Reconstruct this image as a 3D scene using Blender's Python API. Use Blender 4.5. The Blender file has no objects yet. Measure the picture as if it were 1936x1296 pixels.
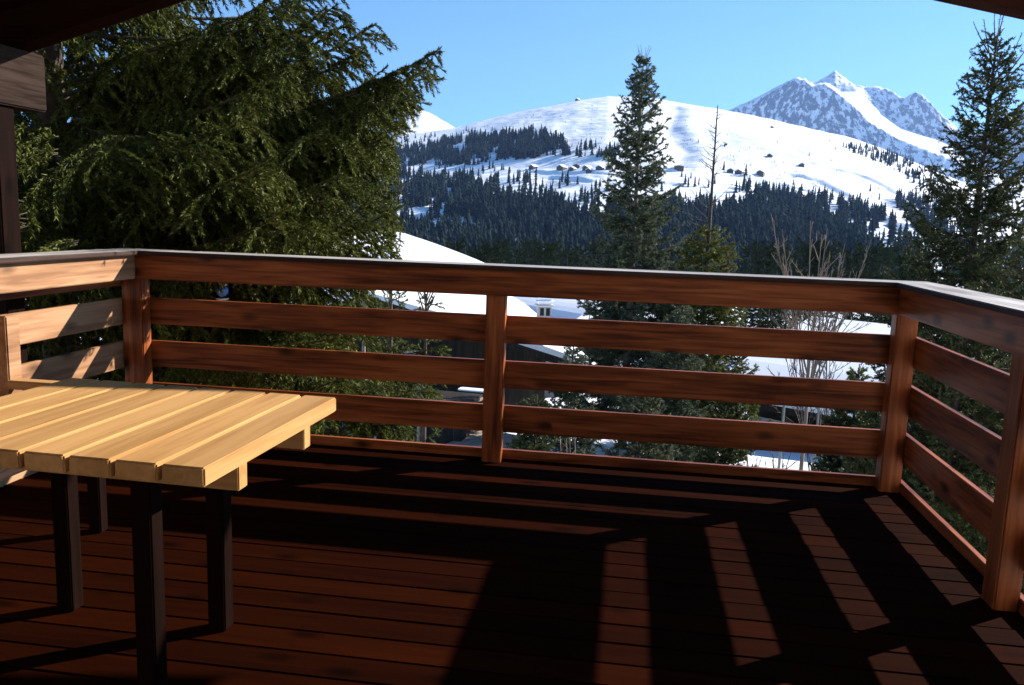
import bpy, bmesh, math, random
import numpy as np
from mathutils import Matrix, Vector

random.seed(7); rng = np.random.default_rng(7)
SC = bpy.context.scene
COL = SC.collection

# ------------------------------------------------------------------ camera
F_PX, W_PX, H_PX = 1544.3476, 1936.0, 1296.0
CAM = np.array([0.0, -4.3572, 1.3221])
YAW, PITCH, ROLL = -0.1386, -0.1506, 0.0339
_cp, _sp = math.cos(PITCH), math.sin(PITCH)
FWD = np.array([math.sin(YAW) * _cp, math.cos(YAW) * _cp, _sp])
_r = np.array([math.cos(YAW), -math.sin(YAW), 0.0]); _u = np.cross(_r, FWD)
RGT = math.cos(ROLL) * _r + math.sin(ROLL) * _u
UPV = -math.sin(ROLL) * _r + math.cos(ROLL) * _u
cam_d = bpy.data.cameras.new('camera'); cam = bpy.data.objects.new('camera', cam_d); COL.objects.link(cam)
cam_d.sensor_width = 36.0; cam_d.lens = F_PX / W_PX * 36.0
cam_d.clip_start = 0.05; cam_d.clip_end = 40000
cam.matrix_world = Matrix(((RGT[0], UPV[0], -FWD[0], CAM[0]), (RGT[1], UPV[1], -FWD[1], CAM[1]),
                           (RGT[2], UPV[2], -FWD[2], CAM[2]), (0, 0, 0, 1)))
SC.camera = cam

# ------------------------------------------------------------------ light
SUN_EL = math.radians(26.5)
SUN_AZ = math.radians(55.0)          # clockwise from +Y (away from the house)
SUN_DIR = Vector((math.sin(SUN_AZ) * math.cos(SUN_EL), math.cos(SUN_AZ) * math.cos(SUN_EL), math.sin(SUN_EL)))
world = bpy.data.worlds.new('World'); SC.world = world; world.use_nodes = True
wn = world.node_tree.nodes; wl = world.node_tree.links; wn.clear()
wo = wn.new('ShaderNodeOutputWorld'); wb = wn.new('ShaderNodeBackground'); ws = wn.new('ShaderNodeTexSky')
ws.sky_type = 'NISHITA'; ws.sun_disc = False; ws.sun_elevation = SUN_EL; ws.sun_rotation = SUN_AZ
ws.altitude = 1700; ws.air_density = 1.0; ws.dust_density = 0.0; ws.ozone_density = 5.0
wb.inputs['Strength'].default_value = 0.065
wt = wn.new('ShaderNodeMix'); wt.data_type = 'RGBA'; wt.blend_type = 'MULTIPLY'; wt.inputs[0].default_value = 1.0
wt.inputs[7].default_value = (0.76, 1.05, 1.10, 1)          # clear cold mountain air
wl.new(ws.outputs[0], wt.inputs[6]); wl.new(wt.outputs[2], wb.inputs[0]); wl.new(wb.outputs[0], wo.inputs[0])
sun_d = bpy.data.lights.new('sun', 'SUN'); sun_d.energy = 4.5; sun_d.angle = math.radians(0.5); sun_d.color = (1.0, 0.94, 0.85)
sun = bpy.data.objects.new('sun', sun_d); COL.objects.link(sun)
sun.rotation_euler = SUN_DIR.to_track_quat('Z', 'Y').to_euler()
SC.view_settings.view_transform = 'Standard'; SC.view_settings.look = 'None'
SC.view_settings.exposure = 1.5; SC.view_settings.gamma = 1.0
SC.cycles.max_bounces = 5; SC.cycles.diffuse_bounces = 3; SC.cycles.glossy_bounces = 2
SC.cycles.transmission_bounces = 2; SC.cycles.volume_bounces = 0; SC.cycles.transparent_max_bounces = 4

# ------------------------------------------------------------------ helpers
def ray(x, y):
    d = FWD + RGT * (x - W_PX / 2) / F_PX + UPV * (H_PX / 2 - y) / F_PX
    return d / np.linalg.norm(d)
def at(x, y, r):                      # point seen at photo pixel (x, y), r metres away horizontally
    d = ray(x, y); return CAM + d * (r / math.hypot(d[0], d[1]))
def azel(x, y):
    d = ray(x, y); return math.atan2(d[0], d[1]), math.asin(d[2])
def to_px(P):
    d = np.asarray(P) - CAM; w = d @ FWD
    return W_PX / 2 + F_PX * (d @ RGT) / w, H_PX / 2 - F_PX * (d @ UPV) / w

def tag(o, label=None, cat=None, group=None, kind=None):
    if label: o['label'] = label
    if cat: o['category'] = cat
    if group: o['group'] = group
    if kind: o['kind'] = kind
    return o
def link(name, me, mat, parent=None):
    o = bpy.data.objects.new(name, me); COL.objects.link(o)
    if mat is not None and not me.materials: me.materials.append(mat)
    if parent is not None: o.parent = parent
    return o
def empty(name, loc=(0, 0, 0), rz=0.0):
    o = bpy.data.objects.new(name, None); COL.objects.link(o)
    o.location = loc; o.rotation_euler = (0, 0, rz); o.empty_display_size = 0.1
    return o
def np_mesh(name, V, F, smooth=False):
    V = np.asarray(V, np.float32); F = np.asarray(F, np.int32)
    me = bpy.data.meshes.new(name); n, k = F.shape
    me.vertices.add(len(V)); me.vertices.foreach_set('co', V.ravel())
    me.loops.add(n * k); me.loops.foreach_set('vertex_index', F.ravel())
    me.polygons.add(n); me.polygons.foreach_set('loop_start', np.arange(0, n * k, k, dtype=np.int32))
    if smooth: me.polygons.foreach_set('use_smooth', np.ones(n, bool))
    me.update(calc_edges=True)
    return me
def bx(bm, x0, x1, y0, y1, z0, z1, bev=0.004, rot=None):
    r = bmesh.ops.create_cube(bm, size=1.0)
    vs = r['verts']
    for v in vs:
        v.co = Vector(((x0 + x1) / 2 + v.co.x * (x1 - x0), (y0 + y1) / 2 + v.co.y * (y1 - y0), (z0 + z1) / 2 + v.co.z * (z1 - z0)))
    if bev:
        es = list({e for v in vs for e in v.link_edges})
        vs = list({v for f in bmesh.ops.bevel(bm, geom=es, offset=bev, segments=2, affect='EDGES')['faces'] for v in f.verts} | {v for v in vs if v.is_valid})
    if rot is not None:
        bmesh.ops.transform(bm, matrix=rot, verts=vs)
    return vs
def prism(bm, pts, a, b, axis='y'):
    """Polygon pts (u, z) extruded from a to b along an axis."""
    def P(u, z, t): return (u, t, z) if axis == 'y' else (t, u, z)
    v0 = [bm.verts.new(P(u, z, a)) for u, z in pts]; v1 = [bm.verts.new(P(u, z, b)) for u, z in pts]
    bm.faces.new(v0); bm.faces.new(v1[::-1]); n = len(pts)
    for i in range(n): bm.faces.new((v0[i], v1[i], v1[(i + 1) % n], v0[(i + 1) % n]))
def bm_obj(name, bm, mat, parent=None):
    bmesh.ops.recalc_face_normals(bm, faces=bm.faces)
    me = bpy.data.meshes.new(name); bm.to_mesh(me); bm.free()
    return link(name, me, mat, parent)
def box_obj(name, dims, mat, parent=None, bev=0.004):
    bm = bmesh.new(); bx(bm, *dims, bev=bev); return bm_obj(name, bm, mat, parent)
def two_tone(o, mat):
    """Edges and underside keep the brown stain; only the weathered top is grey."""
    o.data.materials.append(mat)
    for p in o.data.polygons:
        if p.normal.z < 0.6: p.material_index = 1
def copy_tree(o, parent=None):
    c = o.copy(); COL.objects.link(c)
    if parent is not None: c.parent = parent
    for ch in list(o.children): copy_tree(ch, c)
    return c

# value noise, vectorised
def _h(ix, iy, s):
    n = (ix * 374761393 + iy * 668265263 + s * 2147483647) & 0xffffffff
    n = ((n ^ (n >> 13)) * 1274126177) & 0xffffffff
    return ((n ^ (n >> 16)) & 0xffff) / 65535.0
def vnoise(x, y, s=0):
    x = np.asarray(x, float); y = np.asarray(y, float)
    ix = np.floor(x).astype(np.int64); iy = np.floor(y).astype(np.int64); fx = x - ix; fy = y - iy
    fx = fx * fx * (3 - 2 * fx); fy = fy * fy * (3 - 2 * fy)
    a = _h(ix, iy, s); b = _h(ix + 1, iy, s); c = _h(ix, iy + 1, s); d = _h(ix + 1, iy + 1, s)
    return (a + (b - a) * fx) * (1 - fy) + (c + (d - c) * fx) * fy - 0.5
def fbm(x, y, s=0, o=4, ridge=False):
    t = 0; a = 1.0
    for i in range(o):
        v = vnoise(np.asarray(x) * 2 ** i, np.asarray(y) * 2 ** i, s + i)
        if ridge: v = 0.5 - 2 * np.abs(v)
        t = t + a * v; a *= 0.5
    return t

# ------------------------------------------------------------------ materials
def mat_new(name):
    m = bpy.data.materials.new(name); m.use_nodes = True
    nt = m.node_tree; b = nt.nodes['Principled BSDF']
    return m, nt.nodes, nt.links, b
def ramp(n, pts):
    r = n.new('ShaderNodeValToRGB'); e = r.color_ramp.elements
    while len(e) < len(pts): e.new(0.5)
    for el, (p, c) in zip(e, pts): el.position = p; el.color = (*c, 1)
    return r
def wood(name, axis, dark, mid, light, rough=0.55, knots=True, scale=1.0, bump=0.25, coat=0.0, spec=0.2, tone=0.22):
    m, n, l, b = mat_new(name)
    tc = n.new('ShaderNodeTexCoord'); oi = n.new('ShaderNodeObjectInfo')
    off = n.new('ShaderNodeVectorMath'); off.operation = 'SCALE'; off.inputs[3].default_value = 37.0
    cmb = n.new('ShaderNodeCombineXYZ')
    for i in range(3): l.new(oi.outputs['Random'], cmb.inputs[i])
    l.new(cmb.outputs[0], off.inputs[0])
    add = n.new('ShaderNodeVectorMath'); l.new(tc.outputs['Object'], add.inputs[0]); l.new(off.outputs[0], add.inputs[1])
    mp = n.new('ShaderNodeMapping'); s = [44 * scale] * 3; s['xyz'.index(axis)] = 2.4 * scale; mp.inputs['Scale'].default_value = s
    l.new(add.outputs[0], mp.inputs[0])
    g = n.new('ShaderNodeTexNoise'); g.inputs['Scale'].default_value = 1.0; g.inputs['Detail'].default_value = 6; g.inputs['Distortion'].default_value = 0.6
    l.new(mp.outputs[0], g.inputs[0])
    mp2 = n.new('ShaderNodeMapping'); s2 = [5 * scale] * 3; s2['xyz'.index(axis)] = 0.9 * scale; mp2.inputs['Scale'].default_value = s2
    l.new(add.outputs[0], mp2.inputs[0])
    bl = n.new('ShaderNodeTexNoise'); bl.inputs['Scale'].default_value = 1.0; bl.inputs['Detail'].default_value = 3; l.new(mp2.outputs[0], bl.inputs[0])
    mx = n.new('ShaderNodeMath'); mx.operation = 'MULTIPLY_ADD'; mx.inputs[1].default_value = 0.55
    l.new(g.outputs[0], mx.inputs[0])
    m2 = n.new('ShaderNodeMath'); m2.operation = 'MULTIPLY'; m2.inputs[1].default_value = 0.45; l.new(bl.outputs[0], m2.inputs[0]); l.new(m2.outputs[0], mx.inputs[2])
    cr = ramp(n, [(0.38, dark), (0.5, mid), (0.62, light)]); l.new(mx.outputs[0], cr.inputs[0])
    col = cr.outputs[0]
    if knots:
        mp3 = n.new('ShaderNodeMapping'); s3 = [9 * scale] * 3; s3['xyz'.index(axis)] = 4.0 * scale; mp3.inputs['Scale'].default_value = s3
        l.new(add.outputs[0], mp3.inputs[0])
        vo = n.new('ShaderNodeTexVoronoi'); vo.inputs['Scale'].default_value = 1.0; l.new(mp3.outputs[0], vo.inputs[0])
        kr = ramp(n, [(0.09, (1, 1, 1)), (0.30, (0, 0, 0))]); l.new(vo.outputs['Distance'], kr.inputs[0])
        # only some cells carry a knot
        sp = n.new('ShaderNodeSeparateColor'); l.new(vo.outputs['Color'], sp.inputs[0])
        gt = n.new('ShaderNodeMath'); gt.operation = 'GREATER_THAN'; gt.inputs[1].default_value = 0.5; l.new(sp.outputs[0], gt.inputs[0])
        km = n.new('ShaderNodeMath'); km.operation = 'MULTIPLY'; l.new(kr.outputs[0], km.inputs[0]); l.new(gt.outputs[0], km.inputs[1])
        km2 = n.new('ShaderNodeMath'); km2.operation = 'MULTIPLY'; km2.inputs[1].default_value = 0.92; l.new(km.outputs[0], km2.inputs[0])
        mc = n.new('ShaderNodeMix'); mc.data_type = 'RGBA'; l.new(km2.outputs[0], mc.inputs[0]); l.new(col, mc.inputs[6])
        mc.inputs[7].default_value = (dark[0] * 0.4, dark[1] * 0.4, dark[2] * 0.4, 1); col = mc.outputs[2]
    hs = n.new('ShaderNodeHueSaturation'); mr = n.new('ShaderNodeMapRange'); mr.inputs[3].default_value = 0.8; mr.inputs[4].default_value = 1.2
    geo = n.new('ShaderNodeNewGeometry'); rs_ = n.new('ShaderNodeMath'); rs_.operation = 'ADD'; l.new(oi.outputs['Random'], rs_.inputs[0]); l.new(geo.outputs['Random Per Island'], rs_.inputs[1])
    hf_ = n.new('ShaderNodeMath'); hf_.operation = 'MULTIPLY'; hf_.inputs[1].default_value = 0.5; l.new(rs_.outputs[0], hf_.inputs[0])
    mr.inputs[3].default_value = 1 - tone; mr.inputs[4].default_value = 1 + tone
    l.new(hf_.outputs[0], mr.inputs[0]); l.new(mr.outputs[0], hs.inputs['Value']); l.new(col, hs.inputs['Color'])
    l.new(hs.outputs[0], b.inputs['Base Color'])
    b.inputs['Specular IOR Level'].default_value = spec; b.inputs['Roughness'].default_value = rough; b.inputs['Coat Weight'].default_value = coat; b.inputs['Coat Roughness'].default_value = 0.35
    bp = n.new('ShaderNodeBump'); bp.inputs['Strength'].default_value = bump; bp.inputs['Distance'].default_value = 0.004
    l.new(g.outputs[0], bp.inputs['Height']); l.new(bp.outputs[0], b.inputs['Normal'])
    return m
def plain(name, col, rough=0.6, var=0.15, scale=6.0, metal=0.0):
    m, n, l, b = mat_new(name)
    tc = n.new('ShaderNodeTexCoord'); g = n.new('ShaderNodeTexNoise'); g.inputs['Scale'].default_value = scale; g.inputs['Detail'].default_value = 5
    l.new(tc.outputs['Object'], g.inputs[0])
    cr = ramp(n, [(0.3, tuple(c * (1 - var) for c in col)), (0.7, tuple(min(1, c * (1 + var)) for c in col))])
    l.new(g.outputs[0], cr.inputs[0]); l.new(cr.outputs[0], b.inputs['Base Color'])
    b.inputs['Roughness'].default_value = rough; b.inputs['Metallic'].default_value = metal
    return m
def foliage(name, dark, light, trans=0.25, scale=1.2, spec=0.10):
    m, n, l, b = mat_new(name)
    geo = n.new('ShaderNodeNewGeometry'); tc = n.new('ShaderNodeTexCoord')
    g = n.new('ShaderNodeTexNoise'); g.inputs['Scale'].default_value = scale; g.inputs['Detail'].default_value = 3; l.new(tc.outputs['Object'], g.inputs[0])
    mx = n.new('ShaderNodeMath'); mx.operation = 'MULTIPLY_ADD'; mx.inputs[1].default_value = 0.45
    l.new(geo.outputs['Random Per Island'], mx.inputs[0])
    m2 = n.new('ShaderNodeMath'); m2.operation = 'MULTIPLY'; m2.inputs[1].default_value = 0.6; l.new(g.outputs[0], m2.inputs[0]); l.new(m2.outputs[0], mx.inputs[2])
    cr = ramp(n, [(0.25, dark), (0.75, light)]); l.new(mx.outputs[0], cr.inputs[0])
    l.new(cr.outputs[0], b.inputs['Base Color']); b.inputs['Roughness'].default_value = 0.5; b.inputs['Specular IOR Level'].default_value = spec
    tr = n.new('ShaderNodeBsdfTranslucent'); l.new(cr.outputs[0], tr.inputs[0])
    ms = n.new('ShaderNodeMixShader'); ms.inputs[0].default_value = trans
    out = n['Material Output']; l.new(b.outputs[0], ms.inputs[1]); l.new(tr.outputs[0], ms.inputs[2]); l.new(ms.outputs[0], out.inputs[0])
    return m
def snow_mat(name, rock=None, grass=False):
    m, n, l, b = mat_new(name)
    tc = n.new('ShaderNodeTexCoord')
    g = n.new('ShaderNodeTexNoise'); g.inputs['Scale'].default_value = 0.02; g.inputs['Detail'].default_value = 8; l.new(tc.outputs['Object'], g.inputs[0])
    cr = ramp(n, [(0.3, (0.80, 0.83, 0.88)), (0.7, (0.88, 0.89, 0.91))]); l.new(g.outputs[0], cr.inputs[0]); col = cr.outputs[0]
    if rock:
        geo = n.new('ShaderNodeNewGeometry'); sx = n.new('ShaderNodeSeparateXYZ'); l.new(geo.outputs['Normal'], sx.inputs[0])
        mp = n.new('ShaderNodeMapping'); mp.inputs['Scale'].default_value = (0.034, 0.034, 0.011); l.new(tc.outputs['Object'], mp.inputs[0])
        rn = n.new('ShaderNodeTexNoise'); rn.inputs['Scale'].default_value = 1.0; rn.inputs['Detail'].default_value = 9; rn.inputs['Roughness'].default_value = 0.68; l.new(mp.outputs[0], rn.inputs[0])
        ma = n.new('ShaderNodeMath'); ma.operation = 'MULTIPLY_ADD'; ma.inputs[1].default_value = -0.55; l.new(sx.outputs[2], ma.inputs[0])
        ct = n.new('ShaderNodeMath'); ct.operation = 'MULTIPLY_ADD'; ct.inputs[1].default_value = 2.2; ct.inputs[2].default_value = -0.6; l.new(rn.outputs[0], ct.inputs[0]); l.new(ct.outputs[0], ma.inputs[2])
        rr = ramp(n, [(rock[0], (0, 0, 0)), (rock[1], (1, 1, 1))]); l.new(ma.outputs[0], rr.inputs[0])
        ad = n.new('ShaderNodeMath'); ad.operation = 'ADD'; ad.inputs[1].default_value = 0.36; l.new(ma.outputs[0], ad.inputs[0]); l.new(ad.outputs[0], rr.inputs[0])
        mc = n.new('ShaderNodeMix'); mc.data_type = 'RGBA'; l.new(rr.outputs[0], mc.inputs[0]); l.new(col, mc.inputs[6]); mc.inputs[7].default_value = (0.10, 0.115, 0.14, 1); col = mc.outputs[2]
    if grass:      # wind-bared brown heath showing through here and there high on the hill
        mp = n.new('ShaderNodeMapping'); mp.inputs['Scale'].default_value = (0.006, 0.02, 0.05); l.new(tc.outputs['Object'], mp.inputs[0])
        rn = n.new('ShaderNodeTexNoise'); rn.inputs['Scale'].default_value = 1.0; rn.inputs['Detail'].default_value = 8; rn.inputs['Roughness'].default_value = 0.7; l.new(mp.outputs[0], rn.inputs[0])
        sx = n.new('ShaderNodeSeparateXYZ'); l.new(tc.outputs['Object'], sx.inputs[0])
        hr = n.new('ShaderNodeMapRange'); hr.inputs[1].default_value = 60; hr.inputs[2].default_value = 240; hr.inputs[3].default_value = -0.12; hr.inputs[4].default_value = 0.0
        l.new(sx.outputs[2], hr.inputs[0])
        ad = n.new('ShaderNodeMath'); l.new(rn.outputs[0], ad.inputs[0]); l.new(hr.outputs[0], ad.inputs[1])
        rr = ramp(n, [(0.55, (0, 0, 0)), (0.68, (0.6, 0.6, 0.6))]); l.new(ad.outputs[0], rr.inputs[0])
        mc = n.new('ShaderNodeMix'); mc.data_type = 'RGBA'; l.new(rr.outputs[0], mc.inputs[0]); l.new(col, mc.inputs[6]); mc.inputs[7].default_value = (0.16, 0.13, 0.11, 1); col = mc.outputs[2]
    l.new(col, b.inputs['Base Color']); b.inputs['Roughness'].default_value = 0.75; b.inputs['Specular IOR Level'].default_value = 0.2
    bn = n.new('ShaderNodeTexNoise'); bn.inputs['Scale'].default_value = 0.05 if not rock else 0.01; bn.inputs['Detail'].default_value = 10; l.new(tc.outputs['Object'], bn.inputs[0])
    bp = n.new('ShaderNodeBump'); bp.inputs['Strength'].default_value = 0.5; bp.inputs['Distance'].default_value = 4.0 if not rock else 25.0
    l.new(bn.outputs[0], bp.inputs['Height']); l.new(bp.outputs[0], b.inputs['Normal'])
    return m

STAIN = ((0.075, 0.017, 0.005), (0.235, 0.058, 0.015), (0.38, 0.110, 0.032))
M = {}
for ax in 'xyz': M['stain_' + ax] = wood('red_brown_stained_pine_' + ax, ax, *STAIN, rough=0.42)
M['stain_pale'] = wood('pale_stained_pine', 'y', (0.24, 0.115, 0.055), (0.36, 0.185, 0.090), (0.46, 0.255, 0.135), rough=0.6)
M['cap_x'] = wood('weathered_grey_cap_x', 'x', (0.19, 0.165, 0.15), (0.37, 0.335, 0.31), (0.54, 0.50, 0.47), rough=0.6, knots=False)
M['cap_y'] = wood('weathered_grey_cap_y', 'y', (0.19, 0.165, 0.15), (0.37, 0.335, 0.31), (0.54, 0.50, 0.47), rough=0.6, knots=False)
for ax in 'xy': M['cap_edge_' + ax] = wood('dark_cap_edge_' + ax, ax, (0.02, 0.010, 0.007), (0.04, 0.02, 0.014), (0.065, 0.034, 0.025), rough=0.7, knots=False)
M['table'] = wood('honey_varnished_pine', 'y', (0.37, 0.190, 0.064), (0.455, 0.243, 0.088), (0.52, 0.290, 0.112), rough=0.45, knots=False, bump=0.08)
M['table_x'] = wood('honey_varnished_pine_cross', 'x', (0.37, 0.190, 0.064), (0.455, 0.243, 0.088), (0.52, 0.290, 0.112), rough=0.45, knots=False, bump=0.08)
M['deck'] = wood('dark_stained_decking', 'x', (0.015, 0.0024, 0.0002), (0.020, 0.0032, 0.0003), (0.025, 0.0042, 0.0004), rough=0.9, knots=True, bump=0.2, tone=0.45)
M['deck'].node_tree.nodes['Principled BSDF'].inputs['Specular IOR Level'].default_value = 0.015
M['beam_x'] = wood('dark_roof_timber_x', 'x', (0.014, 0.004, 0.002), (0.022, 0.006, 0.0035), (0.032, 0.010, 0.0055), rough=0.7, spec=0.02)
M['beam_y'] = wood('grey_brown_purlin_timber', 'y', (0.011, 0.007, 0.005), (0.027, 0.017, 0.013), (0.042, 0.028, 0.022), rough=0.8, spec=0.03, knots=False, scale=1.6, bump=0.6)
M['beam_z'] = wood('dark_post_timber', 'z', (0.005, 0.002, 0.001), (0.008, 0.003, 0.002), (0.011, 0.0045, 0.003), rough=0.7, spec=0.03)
M['snow'] = snow_mat('snow', grass=True)
M['roof_snow'] = plain('roof_snow', (0.86, 0.87, 0.90), 0.7, 0.03, 1.0)
M['rocksnow'] = snow_mat('rocky_snow', rock=(0.47, 0.62))
M['brightsnow'] = snow_mat('high_snow', rock=(0.72, 0.9))
M['needle_near'] = foliage('spruce_needles_olive', (0.012, 0.019, 0.005), (0.150, 0.168, 0.034), 0.14, 1.6)
M['needle_mid'] = foliage('spruce_needles_grey_green', (0.036, 0.047, 0.027), (0.150, 0.170, 0.098), 0.30, 1.0)
M['needle_dark'] = foliage('spruce_needles_dark', (0.022, 0.032, 0.014), (0.090, 0.110, 0.040), 0.25, 1.2)
M['needle_olive'] = foliage('conifer_needles_yellow_green', (0.040, 0.052, 0.012), (0.17, 0.18, 0.040), 0.3, 1.4)
M['needle_rust'] = foliage('rusty_dead_needles', (0.14, 0.04, 0.02), (0.36, 0.11, 0.05), 0.2, 1.4)
M['needle_far'] = foliage('forest_needles', (0.003, 0.006, 0.008), (0.030, 0.043, 0.034), 0.0, 0.03, 0.0)
M['needle_fir'] = foliage('valley_fir_needles', (0.008, 0.013, 0.008), (0.040, 0.052, 0.022), 0.1, 4.0, 0.0)
M['bark'] = plain('spruce_bark', (0.075, 0.052, 0.04), 0.9, 0.4, 14)
M['bark_pale'] = plain('pale_bark', (0.20, 0.16, 0.125), 0.9, 0.3, 14)
M['twig_grey'] = plain('grey_bare_twigs', (0.21, 0.16, 0.125), 0.9, 0.3, 3)
M['chalet_wood'] = wood('chalet_dark_boards', 'z', (0.012, 0.010, 0.009), (0.022, 0.018, 0.015), (0.04, 0.03, 0.024), rough=0.8, knots=False, scale=0.4)
M['village_wood'] = plain('village_brown_boards', (0.085, 0.062, 0.05), 0.9, 0.3, 0.5)
M['stucco'] = plain('chalet_pale_render', (0.55, 0.53, 0.56), 0.9, 0.08, 3)
M['wall_pale'] = plain('cream_bounce_wall', (0.78, 0.72, 0.62), 0.9, 0.05, 3)
M['glass'] = plain('dark_window_glass', (0.02, 0.025, 0.03), 0.1, 0.1, 1)
M['frame'] = plain('pale_window_frame', (0.42, 0.42, 0.44), 0.6, 0.1, 3)
M['chimney'] = plain('grey_chimney_render', (0.30, 0.31, 0.30), 0.9, 0.2, 6)
M['terrace'] = wood('terrace_boards', 'y', (0.20, 0.15, 0.11), (0.30, 0.23, 0.18), (0.38, 0.30, 0.24), rough=0.8, knots=False)
M['metal'] = plain('grey_metal', (0.30, 0.30, 0.30), 0.4, 0.1, 8, 0.7)
M['feeder_blue'] = plain('blue_glass', (0.10, 0.25, 0.62), 0.15, 0.35, 30)
M['feeder_white'] = plain('white_glaze', (0.7, 0.7, 0.68), 0.2, 0.05, 10)

# ------------------------------------------------------------------ terrain (one sheet to the horizon)
SKY_PX = [(-500, 300), (0, 262), (400, 250), (640, 262), (735, 262), (800, 252), (860, 242), (900, 231), (950, 219), (1000, 208), (1045, 199), (1090, 190), (1150, 182), (1200, 183), (1250, 189),
          (1300, 198), (1350, 205), (1400, 214), (1450, 224), (1500, 235), (1550, 246), (1600, 258), (1650, 274), (1700, 293), (1740, 310), (1780, 328), (1830, 346), (1880, 362), (1936, 380), (2300, 430)]
_A = np.array([azel(*p) for p in SKY_PX])
def skyline(az): return np.interp(az, _A[:, 0], _A[:, 1])
NEAR_R = [0, 6, 14, 20, 26, 34, 45, 60, 90, 160, 300, 450]
NEAR_Z = [-4.6, -4.7, -4.7, -4.75, -5.4, -6.6, -8.5, -11, -15.5, -23, -31, -33]
FAR_R = [450, 520, 620, 720, 800, 880, 960, 1100, 1300, 1500, 1640, 1720]
FAR_F = [0, .12, .27, .40, .50, .575, .64, .75, .87, .95, .99, 1.0]
E0 = math.atan2(-33 - CAM[2], 450)
def terrain_z(az, r):
    az = np.asarray(az, float); r = np.asarray(r, float)
    x = CAM[0] + r * np.sin(az); y = CAM[1] + r * np.cos(az)
    zn = np.interp(r, NEAR_R, NEAR_Z)
    f = np.interp(r, FAR_R, FAR_F); zf = CAM[2] + np.minimum(r, 1720) * np.tan(E0 + (skyline(az) - E0) * f)
    zf = zf - np.clip(r - 1720, 0, 900) * 0.35
    zf = np.where(r > 2620, np.maximum(zf - (r - 2620) * 0.03, -80), zf)
    z = np.where(r < 450, zn, zf)
    w = np.clip((r - 420) / 300, 0, 1) * np.clip((2200 - r) / 400, 0, 1)
    ws_ = w * np.clip((1700 - r) / 250, 0.40, 1)
    z = z + ws_ * (9 * fbm(x / 170, y / 260, 3, 3) + 3.0 * fbm(x / 45, y / 70, 9, 3)) + w * 0.8 * fbm(x / 14, y / 14, 21, 2)
    z = z + np.clip((r - 4) / 20, 0, 1) * np.clip((400 - r) / 100, 0, 1) * (0.5 * fbm(x / 6, y / 6, 31, 3) + 0.012 * r * fbm(x / 40, y / 40, 41, 2))
    return z
_tz0 = terrain_z
def _hit(x, y):
    a, e = azel(x, y); r = np.linspace(440, 1715, 900); z = _tz0(np.full_like(r, a), r); k = int(np.argmax(np.arctan2(z - CAM[2], r) >= e))
    return CAM[0] + r[k] * math.sin(a), CAM[1] + r[k] * math.cos(a)
TRACKS = [(7, 3.2, [(1440, 338), (1500, 333), (1545, 343), (1590, 366), (1640, 400), (1690, 432), (1735, 475)]), (5, 2.2, [(1000, 327), (1060, 331), (1150, 331), (1290, 326), (1380, 334), (1460, 340)]),
          (5, 2.0, [(1180, 345), (1290, 352), (1390, 345), (1480, 352), (1560, 372)]), (16, 5.0, [(1275, 205), (1262, 240), (1290, 285), (1275, 318)]), (6, 2.4, [(1480, 290), (1540, 312), (1620, 330), (1700, 372), (1760, 390)]), (5, 2.0, [(940, 345), (1040, 338), (1110, 345)])]
_TR = [(w, d, np.array([_hit(*q) for q in pts])) for w, d, pts in TRACKS]
def terrain_z(az, r):
    z = _tz0(az, r); az = np.asarray(az, float); r = np.asarray(r, float)
    x = CAM[0] + r * np.sin(az); y = CAM[1] + r * np.cos(az)
    for w, d, P in _TR:
        D = np.full(np.shape(x), 1e9)
        for a, b in zip(P[:-1], P[1:]):
            v = b - a; t = np.clip(((x - a[0]) * v[0] + (y - a[1]) * v[1]) / (v @ v), 0, 1)
            D = np.minimum(D, np.hypot(x - a[0] - t * v[0], y - a[1] - t * v[1]))
        z = z - d * np.exp(-(D / w) ** 2) + 0.5 * d * np.exp(-((D - 2.0 * w) / w) ** 2)
    return z
def ground_at(x, y): return float(terrain_z(math.atan2(x - CAM[0], y - CAM[1]), math.hypot(x - CAM[0], y - CAM[1])))
def polar_sheet(name, a0, a1, na, rs, fz, mat):
    az = np.linspace(a0, a1, na); A, Rr = np.meshgrid(az, rs, indexing='ij'); Z = fz(A, Rr)
    V = np.stack([CAM[0] + Rr * np.sin(A), CAM[1] + Rr * np.cos(A), Z], -1).reshape(-1, 3)
    nr = len(rs); i = np.arange(na - 1)[:, None] * nr + np.arange(nr - 1)[None, :]
    F = np.stack([i, i + nr, i + nr + 1, i + 1], -1).reshape(-1, 4)
    return link(name, np_mesh(name, V, F, True), mat)
rs = np.concatenate([np.geomspace(0.5, 420, 110), np.linspace(430, 1760, 330), np.geomspace(1790, 9000, 25)])
tag(polar_sheet('ground', math.radians(-75), math.radians(65), 1000, rs, terrain_z, M['snow']), kind='structure')

# rocky summit range to the right, seen beyond the hill
def px_line(pts):
    a = np.array([azel(*p) for p in pts]); return a[:, 0], a[:, 1]
cA = px_line([(1250, 265), (1330, 235), (1380, 212), (1440, 181), (1475, 163), (1506, 149), (1522, 152), (1536, 164), (1548, 161), (1560, 159), (1586, 177), (1616, 203), (1642, 229), (1677, 251), (1711, 268), (1759, 287), (1850, 320), (1960, 380), (2200, 430)])
cG = px_line([(1250, 262), (1500, 160), (1560, 158), (1590, 174), (1620, 173), (1642, 194), (1668, 215), (1703, 241), (1737, 254), (1767, 263), (1850, 300), (1936, 330), (2200, 400)])
cB = px_line([(1250, 270), (1440, 190), (1506, 155), (1543, 159), (1562, 148), (1579, 137), (1596, 150), (1616, 162), (1633, 165), (1655, 163), (1680, 175), (1711, 186), (1729, 176), (1745, 186), (1759, 197), (1780, 220), (1810, 245), (1850, 255), (1880, 240), (1910, 220), (1936, 203), (1990, 215), (2200, 330)])
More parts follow.
